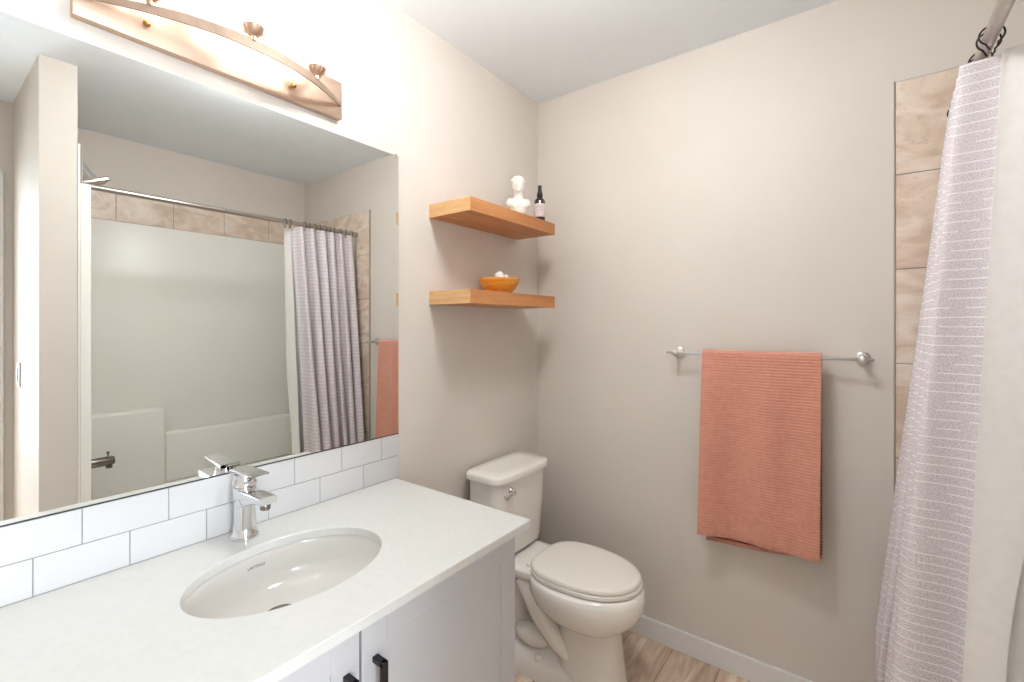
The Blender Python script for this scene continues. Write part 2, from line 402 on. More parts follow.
R = [[bm.verts.new(p) for p in l] for l in loops[:-1]]; R.append(R[0]); n = len(angs)
for a, b in zip(R, R[1:]):
    for i in range(n):
        try: bm.faces.new((a[i], a[(i+1)%n], b[(i+1)%n], b[i]))
        except ValueError: pass
ct = newobj('countertop', bm, m_counter); autosmooth(ct, 30)
tag(ct, 'white quartz countertop with an oval sink cut-out, resting on the vanity cabinet', 'countertop')

# undermount basin
sk = thing('sink', 'oval white undermount sink basin set into the countertop', 'sink', (CXs, CYs, CT-0.14))
bm = bmesh.new()
prof = [(1.13, -0.0205), (1.035, -0.0205), (1.02, -0.024), (1.0, -0.034), (0.965, -0.055), (0.90, -0.080), (0.78, -0.102), (0.60, -0.117), (0.38, -0.126), (0.20, -0.1300), (0.115, -0.131)]
rings = []
for k, z in prof:
    sh = -0.052*min(1, max(0, (-z-0.03)/0.1))
    rings.append([(CXs+sh+RA*k*math.cos(t), CYs+(RB*k if k > 0.3 else (RB*0.3*k/0.3*(0.8)))*math.sin(t), CT+z) for t in [2*PI*i/72 for i in range(72)]])
inner = ring_loft(bm, rings, False, False)
outer = [[(x+(x-CXs)*0.03, y+(y-CYs)*0.03, z-0.008) for x, y, z in r] for r in rings]
o2 = ring_loft(bm, outer, False, True)
for i in range(72): bm.faces.new((inner[0][i], inner[0][(i+1)%72], o2[0][(i+1)%72], o2[0][i]))
b_ = newobj('basin', bm, m_sink, sk, smooth=True)
bm = bmesh.new(); lathe(bm, (CXs-0.052, CYs, CT-0.1305), [(0.033, 0), (0.033, 0.004), (0.028, 0.006), (0.022, 0.0035), (0.020, 0.0035), (0.0185, 0.009), (0.013, 0.011), (0.0001, 0.0115)], 40)
newobj('drain', bm, m_steel, sk, smooth=True, label='grey metal pop-up drain')
# faint maker's mark on the wall of the basin, under the tap
def text(name, body, size, loc, rot, m, parent, ext=0.0002):
    cu = bpy.data.curves.new(name, 'FONT'); cu.body = body; cu.size = size; cu.extrude = ext; cu.align_x = 'CENTER'; cu.align_y = 'CENTER'
    o = bpy.data.objects.new(name, cu); COL.objects.link(o)
    dg = bpy.context.evaluated_depsgraph_get(); me = bpy.data.meshes.new_from_object(o.evaluated_get(dg))
    bpy.data.objects.remove(o); me.materials.clear(); me.materials.append(m)
    q = bpy.data.objects.new(name, me); COL.objects.link(q); q.matrix_world = Matrix.Translation(loc) @ rot
    mw = q.matrix_world.copy()
    if parent is not None: q.parent = parent; q.matrix_parent_inverse = Matrix.Translation(parent.location).inverted(); q.matrix_basis = mw
    return q
rt = Matrix.Rotation(PI/2, 4, 'Z') @ Matrix.Rotation(math.radians(68), 4, 'X')
text('maker_mark', 'LAVTINO', 0.0095, (CXs-0.30*0+(-0.1452), CYs-0.012, CT-0.046), rt, m_ink, sk)

# backsplash: two courses of 75 x 150 white tiles
bm = bmesh.new()
box(bm, 0.0005, 0.0072, -0.02, 1.05, CT, 0.955, 0, mi=1)
def course(z0, z1, js):
    js = sorted([j for j in js if -0.02 < j < 1.045]); e = [-0.02]+js+[1.05]
    for a, b in zip(e, e[1:]): box(bm, 0.001, 0.009, a+0.0008, b-0.0008, z0+0.0008, z1-0.0008, 0.0009, 1)
course(CT+0.0005, 0.880, [0.0085+0.1495*k for k in range(8)])
course(0.880, 0.955, [0.0795+0.1497*k for k in range(7)])
bs = newobj('tile_backsplash', bm, [m_tile, m_grout]); autosmooth(bs, 20)
tag(bs, 'two-row backsplash of white subway tiles on the wall above the countertop', 'backsplash')

# mirror
mr = thing('wall_mirror', 'large frameless rectangular wall mirror above the tiled backsplash', 'mirror', (0.003, 0.5, 1.44))
bm = bmesh.new(); box(bm, 0.0045, 0.0075, -0.03, 1.049, 0.9575, 1.920, 0)
newobj('mirror_glass', bm, m_mirror, mr)
boxo('back_panel', 0.0005, 0.0044, -0.03, 1.0495, 0.9575, 1.9205, m_mirredge, mr)
bm = bmesh.new(); box(bm, 0.0005, 0.0095, -0.03, 1.049, 0.9552, 0.9572)
newobj('bottom_channel', bm, m_rubber, mr)
bm = bmesh.new(); box(bm, 0.0005, 0.010, 1.033, 1.041, 1.912, 1.924, 0.001); newobj('clip', bm, m_chrome, mr)

# faucet
fc = thing('faucet', 'chrome single-lever tap standing on the countertop behind the sink', 'faucet', (0.068, 0.525, CT))
fx, fy, fz = 0.064, 0.522, CT
bm = bmesh.new()
lathe(bm, (fx, fy, fz), [(0.031, 0.0005), (0.031, 0.005), (0.0285, 0.006), (0.0285, 0.008), (0.0295, 0.009), (0.0275, 0.012), (0.025, 0.03), (0.0238, 0.07), (0.0248, 0.10), (0.0265, 0.122), (0.0255, 0.127), (0.0205, 0.128), (0.0205, 0.134)], 40)
newobj('body', bm, m_chrome, fc, smooth=True)
# spout: flat-topped slab that leaves the body and tapers to the outlet
bm = bmesh.new(); rings = []
for t in [i/12 for i in range(13)]:
    x = fx+0.004+0.118*t; zt = fz+0.124+0.003*t; th = 0.048-0.030*min(1, t*1.3)
    hw = 0.0245-0.0035*t
    zc = zt-th/2; q = []
    for k in range(20):
        a = 2*PI*k/20; c, s_ = math.cos(a), math.sin(a)
        q.append((x, fy+hw*math.copysign(abs(c)**0.35, c), zc+th/2*math.copysign(abs(s_)**0.35, s_)))
    rings.append(q)
ring_loft(bm, rings)
o = newobj('spout', bm, m_chrome, fc); autosmooth(o, 35)
bm = bmesh.new(); lathe(bm, (fx+0.106, fy, fz+0.094), [(0.0105, 0), (0.0115, 0.002), (0.0115, 0.014), (0.009, 0.018)], 28)
newobj('aerator', bm, m_steel, fc, smooth=True)
# lever: domed cap and flat blade pointing over the sink
bm = bmesh.new()
lathe(bm, (fx, fy, fz+0.1345), [(0.025, 0), (0.0275, 0.001), (0.0275, 0.004), (0.0250, 0.006), (0.0240, 0.018), (0.0225, 0.026), (0.018, 0.0265)], 36)
lv = newobj('lever', bm, m_chrome, fc, smooth=True)
bm = bmesh.new(); rings = []
for t in [i/10 for i in range(11)]:
    x = fx-0.030+0.112*t; zc = fz+0.1635+0.007*t; hw = 0.0245-0.004*t; th = 0.010-0.005*t; q = []
    for k in range(20):
        a = 2*PI*k/20; c, s_ = math.cos(a), math.sin(a)
        q.append((x, fy+hw*math.copysign(abs(c)**0.3, c), zc+th/2*math.copysign(abs(s_)**0.5, s_)))
    rings.append(q)
ring_loft(bm, rings); o = newobj('lever_blade', bm, m_chrome, lv); autosmooth(o, 35)
bm = bmesh.new(); lathe(bm, (fx+0.0235, fy, fz+0.149), [(0.0048, 0), (0.0048, 0.002), (0.003, 0.003)], 16, 'x')
newobj('temperature_mark', bm, m_steel, lv, smooth=True, label='small round grey button')

# ------------------------------------------------------------------ vanity light
vl = thing('vanity_light', 'three-lamp bronze bar light glowing on the wall above the mirror', 'wall light', (0.0, 0.522, 2.0))
LY0, LY1 = 0.212, 0.820
boxo('backplate', 0.0005, 0.022, LY0, LY1, 1.963, 2.076, m_bronze, vl, 0.002)
# bowed flat strip
SAG = 0.112
def arcx(y):
    t = (y-0.516)/0.298; return 0.022+SAG*(1-t*t)
bm = bmesh.new(); rings = []
for i in range(49):
    t = -1+2*i/48; y = 0.516+0.298*t; x = arcx(y); h = 0.0028+0.0092*(1-t*t)**0.7; zc = 2.004
    sl = Vector((-2*SAG*t/0.298, 1, 0)).normalized(); nn = Vector((sl.y, -sl.x, 0))*0.002
    rings.append([(x+nn.x, y+nn.y, zc-h), (x+nn.x, y+nn.y, zc+h), (x-nn.x, y-nn.y, zc+h), (x-nn.x, y-nn.y, zc-h)])
ring_loft(bm, rings); o = newobj('arched_bar', bm, m_strip, vl); autosmooth(o, 30)
for y in (0.332, 0.664):
    bm = bmesh.new(); lathe(bm, (0.022, y, 2.0), [(0.003, 0), (0.003, 0.004), (0.006, 0.005), (0.0075, 0.009), (0.006, 0.013), (0.0025, 0.016), (0.0001, 0.0165)], 20, 'x')
    newobj('nut', bm, m_brass, vl, smooth=True)
for y in (0.322, 0.512, 0.698):
    x = arcx(y)
    bm = bmesh.new()
    lathe(bm, (x, y, 2.012), [(0.006, 0), (0.006, 0.010), (0.010, 0.012), (0.020, 0.022), (0.026, 0.036), (0.024, 0.037), (0.018, 0.026), (0.0001, 0.022)], 32)
    for k in range(6):   # little claws round the cup
        a = 2*PI*k/6
        tube(bm, [(x+math.cos(a)*0.015, y+math.sin(a)*0.015, 2.026), (x+math.cos(a)*0.027, y+math.sin(a)*0.027, 2.036), (x+math.cos(a)*0.030, y+math.sin(a)*0.030, 2.046)], 0.002, 6)
    hd = newobj('lamp_holder', bm, m_bronze, vl, smooth=True)
    bm = bmesh.new()
    pr = [(0.016, 0), (0.030, 0.005), (0.040, 0.016), (0.0455, 0.035), (0.0475, 0.08), (0.0485, 0.16), (0.0465, 0.16), (0.0455, 0.08), (0.0435, 0.036), (0.038, 0.018), (0.028, 0.008), (0.0001, 0.006)]
    lathe(bm, (x, y, 2.041), pr, 40, cap1=False)
    newobj('lamp_shade', bm, m_shade, hd, smooth=True, label='glowing white frosted glass shade')

# added fill lamp under the ceiling, out of view of camera and mirror
cl = thing('added_ceiling_fill', 'added round white glowing fill lamp under the ceiling, out of view', 'added fill light', (0.78, 0.95, H))
bm = bmesh.new(); lathe(bm, (0.78, 0.95, H), [(0.13, -0.0005), (0.13, -0.02), (0.122, -0.024), (0.0001, -0.024)], 48); newobj('base', bm, m_trim, cl, smooth=False)
bm = bmesh.new(); lathe(bm, (0.78, 0.95, H-0.0245), [(0.105, 0), (0.115, -0.02), (0.115, -0.045), (0.10, -0.075), (0.07, -0.095), (0.03, -0.104), (0.0001, -0.105)], 48); newobj('lens', bm, m_fill_lens, cl, smooth=True)

# ------------------------------------------------------------------ shelves and what stands on them
def shelf(z0, z1, label):
    r = thing('floating_shelf', label, 'shelf', (0, 1.48, z0), 'floating oak shelves')
    bm = bmesh.new(); box(bm, 0.0005, 0.206, 1.2015, 1.759, z0, z1, 0.0012, 1); newobj('board', bm, m_oak, r)
    bm = bmesh.new(); box(bm, 0.0005, 0.206, 1.199, 1.2014, z0, z1, 0.0006, 1); newobj('end_band', bm, m_oakend, r, label='pale end grain face')
    return r
shelf(1.734, 1.783, 'upper floating oak shelf, holding the white bust and the dark bottle')
shelf(1.409, 1.4597, 'lower floating oak shelf, holding the yellow wooden bowl')

# bust: one continuous remeshed surface
bm = bmesh.new()
def blob(c, r, rot=None):
    M = Matrix.Translation(Vector(c)) @ (rot or Matrix()) @ Matrix.Diagonal((*r, 1))
    bmesh.ops.create_icosphere(bm, subdivisions=3, radius=1, matrix=M)
bx, by, bz = 0.10, 1.63, 1.783
Rz = lambda d: Matrix.Rotation(math.radians(d), 4, 'Z')
# figure faces +x, turned towards the room; width of the shoulders runs along y
blob((bx, by, bz+0.074), (0.026, 0.046, 0.030)); blob((bx-0.002, by-0.034, bz+0.080), (0.019, 0.020, 0.022)); blob((bx-0.002, by+0.034, bz+0.080), (0.019, 0.020, 0.022))
blob((bx+0.012, by-0.016, bz+0.066), (0.018, 0.020, 0.020)); blob((bx+0.012, by+0.016, bz+0.066), (0.018, 0.020, 0.020))
blob((bx+0.002, by, bz+0.050), (0.024, 0.036, 0.026))
lathe(bm, (bx, by, bz+0.0005), [(0.028, 0), (0.028, 0.008), (0.019, 0.012), (0.018, 0.03), (0.024, 0.05)], 24)
tube(bm, [(bx-0.004, by, bz+0.09), (bx-0.001, by, bz+0.115), (bx+0.004, by-0.002, bz+0.14)], [0.026, 0.0185, 0.020], 16)
blob((bx+0.006, by-0.003, bz+0.158), (0.027, 0.025, 0.033), Rz(-15)); blob((bx+0.014, by-0.005, bz+0.141), (0.018, 0.017, 0.019), Rz(-15))
blob((bx-0.005, by-0.001, bz+0.172), (0.029, 0.030, 0.023)); blob((bx+0.008, by-0.004, bz+0.184), (0.022, 0.026, 0.013))
for k in range(12):
    a = 2*PI*k/12; blob((bx-0.003+0.024*math.cos(a), by-0.002+0.025*math.sin(a), bz+0.175+0.004*math.sin(3*a)), (0.0085, 0.0085, 0.0085))
for k in range(5): blob((bx-0.016, by-0.020+0.010*k, bz+0.152), (0.010, 0.009, 0.011))
blob((bx+0.033, by-0.011, bz+0.152), (0.005, 0.004, 0.008), Rz(-15)); blob((bx+0.029, by-0.010, bz+0.139), (0.004, 0.006, 0.003), Rz(-15)); blob((bx+0.026, by-0.009, bz+0.129), (0.006, 0.007, 0.005))
blob((bx+0.028, by-0.010, bz+0.164), (0.004, 0.015, 0.003), Rz(-15))
blob((bx+0.002, by-0.028, bz+0.152), (0.005, 0.003, 0.007)); blob((bx+0.002, by+0.023, bz+0.152), (0.005, 0.003, 0.007))
bmesh.ops.rotate(bm, cent=(bx, by, bz), matrix=Matrix.Rotation(math.radians(-42), 3, 'Z'), verts=bm.verts)
bu = newobj('bust_sculpture', bm, m_bust, smooth=True)
md = bu.modifiers.new('remesh', 'REMESH'); md.mode = 'VOXEL'; md.voxel_size = 0.0018; md.use_smooth_shade = True
sm = bu.modifiers.new('smooth', 'SMOOTH'); sm.iterations = 4; sm.factor = 0.5
tag(bu, 'small white plaster bust of a curly-haired head on the upper shelf', 'sculpture')

# bottle
px, py, pz = 0.150, 1.722, 1.783
bo = thing('spray_bottle', 'dark amber bottle with a pale label beside the bust on the upper shelf', 'bottle', (px, py, pz))
bm = bmesh.new(); lathe(bm, (px, py, pz+0.0005), [(0.020, 0), (0.0235, 0.002), (0.024, 0.005), (0.024, 0.098), (0.022, 0.106), (0.014, 0.113), (0.0105, 0.118), (0.0105, 0.124)], 36)
newobj('bottle_body', bm, m_amber, bo, smooth=True)
bm = bmesh.new(); lathe(bm, (px, py, pz+0.118), [(0.0125, 0), (0.013, 0.001), (0.013, 0.018), (0.010, 0.022), (0.0085, 0.040), (0.0085, 0.052), (0.0001, 0.053)], 24)
newobj('cap', bm, m_black, bo, smooth=True)
bm = bmesh.new(); lathe(bm, (px, py, pz+0.028), [(0.0242, 0), (0.0245, 0.0005), (0.0245, 0.0585), (0.0242, 0.059)], 36, cap0=False, cap1=False)
lb = newobj('bottle_label', bm, m_label, bo, smooth=True, label='pale pink paper label with grey print')
bm = bmesh.new()
for z, w in ((0.074, 12), (0.068, 16), (0.058, 10), (0.052, 14), (0.042, 9)):   # print too small to read: short lines of ink
    a0 = math.radians(-58)
    for k in range(w):
        a = a0+math.radians((k-w/2)*5.2); 
        if (k*7+w) % 5 == 0: continue
        v = [bm.verts.new((px+0.0247*math.cos(a+d), py+0.0247*math.sin(a+d), pz+z+h)) for d, h in ((0,0),(0.05,0),(0.05,0.0022),(0,0.0022))]
        bm.faces.new(v)
newobj('label_print', bm, m_ink, lb)

# wooden bowl with white stones
wx, wy, wz = 0.108, 1.484, 1.4597
bm = bmesh.new()
pr = [(0.040, 0.0005), (0.045, 0.003), (0.060, 0.014), (0.074, 0.032), (0.083, 0.052), (0.086, 0.060), (0.0845, 0.062), (0.080, 0.058), (0.070, 0.034), (0.055, 0.018), (0.030, 0.010), (0.0001, 0.009)]
lathe(bm, (wx, wy, wz), pr, 40)
bw = newobj('wooden_bowl', bm, m_bowl, smooth=True)
tag(bw, 'round yellow-brown wooden bowl on the lower shelf', 'bowl')
def stone(c, r, seed, label):
    bm = bmesh.new(); bmesh.ops.create_icosphere(bm, subdivisions=2, radius=1)
    rr = random.Random(seed)
    for v in bm.verts: v.co = Vector((v.co.x*r[0], v.co.y*r[1], v.co.z*r[2]))*(1+rr.uniform(-0.13, 0.13))+Vector(c)
    o = newobj('white_stone', bm, m_crystal, smooth=True); tag(o, label, 'stone', 'white stones in the wooden bowl')
    return o
stone((wx+0.010, wy-0.012, wz+0.066), (0.020, 0.022, 0.026), 1, 'white stone at the left of the pair heaped in the wooden bowl')
stone((wx+0.006, wy+0.030, wz+0.060), (0.020, 0.021, 0.023), 2, 'white stone at the right of the pair heaped in the wooden bowl')
stone((wx-0.034, wy+0.006, wz+0.040), (0.018, 0.024, 0.015), 3, 'white stone lying lowest in the wooden bowl, behind the two others')

# ------------------------------------------------------------------ towel bar and towel
tb = thing('towel_bar', 'chrome towel bar with two round posts on the wall by the toilet', 'towel bar', (1.0, D, 1.222))
BZ, BY = 1.222, D-0.062
bm = bmesh.new(); lathe(bm, (0.665, BY, BZ), [(0.0001, 0), (0.0045, 0.001), (0.0055, 0.003), (0.0055, 0.660), (0.0045, 0.662), (0.0001, 0.663)], 20, 'x')
newobj('rail', bm, m_chrome, tb, smooth=True)
for x in (0.700, 1.298):
    bm = bmesh.new()
    lathe(bm, (x, D, BZ), [(0.022, -0.0005), (0.022, -0.010), (0.020, -0.012), (0.0105, -0.0125), (0.0100, -0.016), (0.0100, -0.060), (0.0105, -0.070), (0.009, -0.072), (0.0001, -0.072)], 32, 'y')
    newobj('post', bm, m_chromeb, tb, smooth=True)
# towel: ribbed cloth folded over the rail
TX0, TX1 = 0.808, 1.188
bm = bmesh.new(); NC = 56
def towel_pt(u, s):
    """u across 0..1, s along the cloth: <0 back side, >0 front side (metres from the top)"""
    R0 = 0.0135
    fl = 0.5+0.5*math.sin(1.1+5.2*u)
    if abs(s) < R0*PI/2:
        a = s/R0; y = BY-R0*math.sin(a); z = BZ+R0*math.cos(a)
    else:
        k = abs(s)-R0*PI/2; z = BZ-k
        dr = min(1, k/0.7)
        if s > 0: y = BY-R0-0.010*dr-0.014*dr*math.sin(2.2+6.5*u)-0.0085*math.sin(13*u+1.5*k)*min(1,k/0.15)-0.002*math.sin(25*u-4*k)*min(1,k/0.15)
        else: y = BY+R0+0.012*dr*math.sin(2+5*u)
    x = TX0+(TX1-TX0)*u
    k = max(0, abs(s))
    if s > 0: x += (-0.012*(1-u)-0.004*u)*min(1, k/0.7)
    else: x += 0.006*(1-u)*min(1, k/0.7)
    if s > 0: z += 0.010*(u-0.3)*min(1, k/0.7)
    if s < 0: z += 0.040*u*min(1, k/0.7)
    return Vector((x, y, z))
def cloth(bm, s0, s1, ds, rib, amp, mi):
    n = int(abs(s1-s0)/ds); rows = []
    for i in range(n+1):
        s = s0+(s1-s0)*i/n; row = []
        for j in range(NC+1):
            u = j/NC; p = towel_pt(u, s); q = towel_pt(u, s+0.001); w = towel_pt(min(1, u+0.01), s)-towel_pt(max(0, u-0.01), s)
            nn = (q-p).cross(w).normalized(); 
            d = amp*abs(math.sin(PI*s/rib)) if rib else amp
            row.append((p, nn, d))
        rows.append(row)
    T = 0.0028
    out = [[bm.verts.new(p-nn*(T+d)) for p, nn, d in r] for r in rows]; inn = [[bm.verts.new(p+nn*(T+d*0.3)) for p, nn, d in r] for r in rows]
    for i in range(n):
        for j in range(NC):
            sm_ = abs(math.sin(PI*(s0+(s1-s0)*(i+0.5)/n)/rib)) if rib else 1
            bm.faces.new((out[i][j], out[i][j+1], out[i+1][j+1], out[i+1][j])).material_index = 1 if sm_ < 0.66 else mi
            bm.faces.new((inn[i][j], inn[i+1][j], inn[i+1][j+1], inn[i][j+1])).material_index = mi
        for j in (0, NC): bm.faces.new((out[i][j], out[i+1][j], inn[i+1][j], inn[i][j])).material_index = mi
    for i in (0, n):
        for j in range(NC): bm.faces.new((out[i][j], out[i][j+1], inn[i][j+1], inn[i][j])).material_index = mi
tw = thing('bath_towel', 'terracotta pink ribbed bath towel hanging over the chrome bar', 'towel', (1.0, BY, BZ+0.02))
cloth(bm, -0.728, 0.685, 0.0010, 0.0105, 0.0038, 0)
newobj('cloth', bm, [m_towel, m_towelgrooveshade], tw, smooth=True)
bm = bmesh.new(); cloth(bm, 0.685, 0.700, 0.0025, 0, 0.0018, 0); newobj('hem', bm, m_towelhem, tw, smooth=True, label='paler stitched hem')
bm = bmesh.new(); cloth(bm, -0.743, -0.728, 0.0025, 0, 0.0018, 0); newobj('hem', bm, m_towelhem, tw, smooth=True, label='paler stitched hem')

# ------------------------------------------------------------------ toilet
TY = 1.552
tl = thing('toilet', 'white two-piece toilet standing between the vanity and the far wall', 'toilet', (0.35, TY, 0))
# tank
def rrect(cx, cy, z, rx, ry, n=64, e=6, bow=0.0):
    out = []
    for i in range(n):
        a = 2*PI*i/n; c, s = math.cos(a), math.sin(a)
        x = math.copysign(abs(c)**(2/e), c); y = math.copysign(abs(s)**(2/e), s)
        out.append((cx+x*rx+(bow*(1-y*y) if x > 0 else 0), cy+y*ry, z))
    return out
KY = TY-0.008
bm = bmesh.new()
ring_loft(bm, [rrect(0.100, KY, 0.411, 0.062, 0.145), rrect(0.102, KY, 0.415, 0.074, 0.156, bow=0.006), rrect(0.104, KY, 0.43, 0.076, 0.160, bow=0.008), rrect(0.108, KY, 0.60, 0.080, 0.172, bow=0.008), rrect(0.110, KY, 0.720, 0.082, 0.178, bow=0.008)])
tk = newobj('tank', bm, m_porc, tl); autosmooth(tk, 50)
boxo('tank_gap_shade', 0.05, 0.155, KY-0.10, KY+0.10, 0.4005, 0.412, m_rubber, tl)  # dark block added as the shade in the crevice under the tank
bm = bmesh.new()
ring_loft(bm, [rrect(0.110, KY, 0.719, 0.088, 0.182, bow=0.008), rrect(0.112, KY, 0.723, 0.094, 0.189, bow=0.008), rrect(0.112, KY, 0.742, 0.095, 0.190, bow=0.008), rrect(0.112, KY, 0.749, 0.092, 0.187, bow=0.008), rrect(0.112, KY, 0.7520, 0.085, 0.180, bow=0.008), rrect(0.112, KY, 0.7525, 0.05, 0.12)])
tt = newobj('tank_lid', bm, m_porc, tl); autosmooth(tt, 50)
bm = bmesh.new(); lathe(bm, (0.194, TY-0.104, 0.683), [(0.014, 0), (0.014, 0.004), (0.010, 0.007), (0.008, 0.016), (0.011, 0.020), (0.009, 0.024), (0.0001, 0.025)], 24, 'x')
tube(bm, smoothpath([(0.212, TY-0.104, 0.683), (0.216, TY-0.120, 0.681), (0.215, TY-0.140, 0.676), (0.213, TY-0.158, 0.670)], 5), [0.008]*4+[0.0075]*4+[0.008]*4+[0.0105]*4, 12)
newobj('flush_lever', bm, m_chrome, tl, smooth=True, label='chrome flush lever')
# bowl
def egg(cx, z, rx, ry, k=0.12, n=64, e=2.15):
    out = []
    for i in range(n):
        a = 2*PI*i/n; c, s = math.cos(a), math.sin(a)
        x = math.copysign(abs(c)**(2/e), c); y = math.copysign(abs(s)**(2/e), s)
        out.append((cx+x*rx, TY+y*ry*(1-k*x), z))
    return out
bm = bmesh.new()
prof = [ # cx, z, rx, ry, k, e
 (0.493,0.0005,0.132,0.108,0.02,2.6),(0.493,0.012,0.132,0.108,0.02,2.6),(0.491,0.05,0.127,0.103,0.02,2.6),(0.489,0.12,0.120,0.096,0.0,2.6),(0.487,0.19,0.116,0.092,0.0,2.5),(0.485,0.232,0.118,0.096,0.0,2.4),
 (0.482,0.248,0.130,0.112,0.0,2.3),(0.478,0.262,0.154,0.133,0.03,2.2),(0.474,0.28,0.182,0.150,0.06,2.15),(0.472,0.305,0.206,0.164,0.08,2.1),(0.470,0.335,0.219,0.173,0.09,2.1),(0.469,0.368,0.221,0.175,0.09,2.1),(0.468,0.387,0.217,0.172,0.09,2.1),(0.468,0.393,0.208,0.164,0.09,2.1),
 (0.467,0.394,0.19,0.15,0.09,2.1),(0.467,0.390,0.165,0.125,0.09,2.1),(0.465,0.33,0.145,0.105,0.09,2.1),(0.46,0.26,0.09,0.07,0,2.1),(0.45,0.22,0.04,0.04,0,2.1)]
ring_loft(bm, [egg(p[0], p[1], p[2], p[3], p[4], e=p[5]) for p in prof])
bl = newobj('bowl', bm, m_porc, tl, smooth=True)
# deck behind the bowl that carries the tank
bm = bmesh.new()
ring_loft(bm, [rrect(0.185, TY, 0.325, 0.10, 0.075, e=4), rrect(0.180, TY, 0.345, 0.135, 0.105, e=4), rrect(0.178, TY, 0.365, 0.150, 0.125, e=4.5), rrect(0.178, TY, 0.392, 0.152, 0.128, e=4.5), rrect(0.178, TY, 0.399, 0.147, 0.123, e=4.5), rrect(0.178, TY, 0.401, 0.12, 0.10, e=4.5)])
dk = newobj('bowl_deck', bm, m_porc, tl); autosmooth(dk, 60)
# foot with the bolt caps
bm = bmesh.new()
ring_loft(bm, [rrect(0.335, TY, 0.0005, 0.228, 0.118, e=3.2), rrect(0.335, TY, 0.030, 0.228, 0.118, e=3.2), rrect(0.335, TY, 0.056, 0.222, 0.112, e=3.2), rrect(0.337, TY, 0.074, 0.210, 0.098, e=3.2), rrect(0.34, TY, 0.086, 0.187, 0.078, e=3), rrect(0.34, TY, 0.11, 0.165, 0.058, e=3), rrect(0.34, TY, 0.16, 0.15, 0.045, e=3)])
ft = newobj('foot', bm, m_porc, tl); autosmooth(ft, 60)
for s in (-1, 1):
    bm = bmesh.new(); lathe(bm, (0.318, TY+s*0.092, 0.066), [(0.015, 0), (0.015, 0.008), (0.013, 0.015), (0.007, 0.019), (0.0001, 0.020)], 24)
    newobj('bolt_cap', bm, m_seat, ft, smooth=True)
# trapway: cast S bend showing down both sides
bm = bmesh.new()
P = smoothpath([(0.43, TY, 0.14), (0.37, TY, 0.155), (0.315, TY, 0.215), (0.255, TY, 0.285), (0.195, TY, 0.305), (0.150, TY, 0.255), (0.145, TY, 0.17), (0.170, TY, 0.10), (0.215, TY, 0.05)], 7)
tube(bm, P, [0.074-0.010*math.sin(i/len(P)*PI) for i in range(len(P))], 24)
newobj('trapway', bm, m_porc, tl, smooth=True)
bm = bmesh.new()
for s in (-1, 1): tube(bm, smoothpath([(0.46, TY+s*0.052, 0.11), (0.395, TY+s*0.072, 0.155), (0.325, TY+s*0.084, 0.235), (0.275, TY+s*0.084, 0.305), (0.235, TY+s*0.088, 0.355)], 7), [0.033+0.004*math.sin(i/28*PI) for i in range(29)], 20)
newobj('side_rib', bm, m_porc, tl, smooth=True)
bm = bmesh.new()
for s in (-1, 1):
    M = Matrix.Translation((0.268, TY+s*0.056, 0.125)) @ Matrix.Diagonal((0.082, 0.042, 0.042, 1)); bmesh.ops.create_uvsphere(bm, u_segments=28, v_segments=16, radius=1, matrix=M)
newobj('base_bulge', bm, m_porc, tl, smooth=True)
# seat and lid
def seatring(cx, z, rx, ry, n=72):
    out = []
    for i in range(n):
        a = 2*PI*i/n; c, s = math.cos(a), math.sin(a)
        e = 2.15 if c > 0 else 2.9
        x = math.copysign(abs(c)**(2/e), c); y = math.copysign(abs(s)**(2/e), s)
        out.append((cx+x*rx, TY+0.007+y*ry*(1-0.07*x), z))
    return out
bm = bmesh.new(); ring_loft(bm, [seatring(0.472,0.3955,0.197,0.153), seatring(0.472,0.399,0.204,0.160), seatring(0.472,0.409,0.204,0.160), seatring(0.472,0.412,0.199,0.156)])
o = newobj('seat', bm, m_seat, tl); autosmooth(o, 40)
bm = bmesh.new(); ring_loft(bm, [seatring(0.470,0.4135,0.199,0.153), seatring(0.470,0.416,0.202,0.157), seatring(0.470,0.425,0.202,0.157), seatring(0.470,0.431,0.197,0.152), seatring(0.470,0.4335,0.18,0.138), seatring(0.470,0.4350,0.125,0.10), seatring(0.470,0.4355,0.06,0.05)])
o = newobj('seat_lid', bm, m_seat, tl); autosmooth(o, 50)
for s in (-1, 1):
    bm = bmesh.new(); lathe(bm, (0.266, TY+s*0.072-0.018, 0.405), [(0.007, 0), (0.008, 0.002), (0.008, 0.034), (0.007, 0.036)], 20, 'y'); newobj('hinge', bm, m_seat, tl, smooth=True)

# ------------------------------------------------------------------ tub, surround
bt = None
bm = bmesh.new()
TX, TXE, TY0, TY1, TZ = 1.490, W-0.004, PY1+0.046, D-0.012, 0.36
cx, cy = (TX+TXE)/2, (TY0+TY1)/2
def rr2(z, rx, ry, e): return [(cx+math.copysign(abs(math.cos(a))**(2/e), math.cos(a))*rx, cy+math.copysign(abs(math.sin(a))**(2/e), math.sin(a))*ry, z) for a in [2*PI*i/80 for i in range(80)]]
hx, hy = (TXE-TX)/2, (TY1-TY0)/2
ring_loft(bm, [rr2(0.0005, hx, hy, 60), rr2(TZ-0.01, hx, hy, 60), rr2(TZ, hx-0.008, hy-0.008, 50), rr2(TZ, hx-0.07, hy-0.09, 5), rr2(TZ-0.02, hx-0.085, hy-0.105, 4.5), rr2(0.12, hx-0.13, hy-0.17, 4), rr2(0.075, hx-0.17, hy-0.23, 3.5), rr2(0.07, hx-0.25, hy-0.35, 3)])
bt = newobj('bathtub', bm, m_acryl); autosmooth(bt, 40)
tag(bt, 'white alcove bathtub behind the shower curtain', 'bathtub')
sr = thing('shower_surround', 'white moulded shower surround with stepped ledges on the wall above the tub', 'shower surround', (W, 1.2, TZ))
bm = bmesh.new()
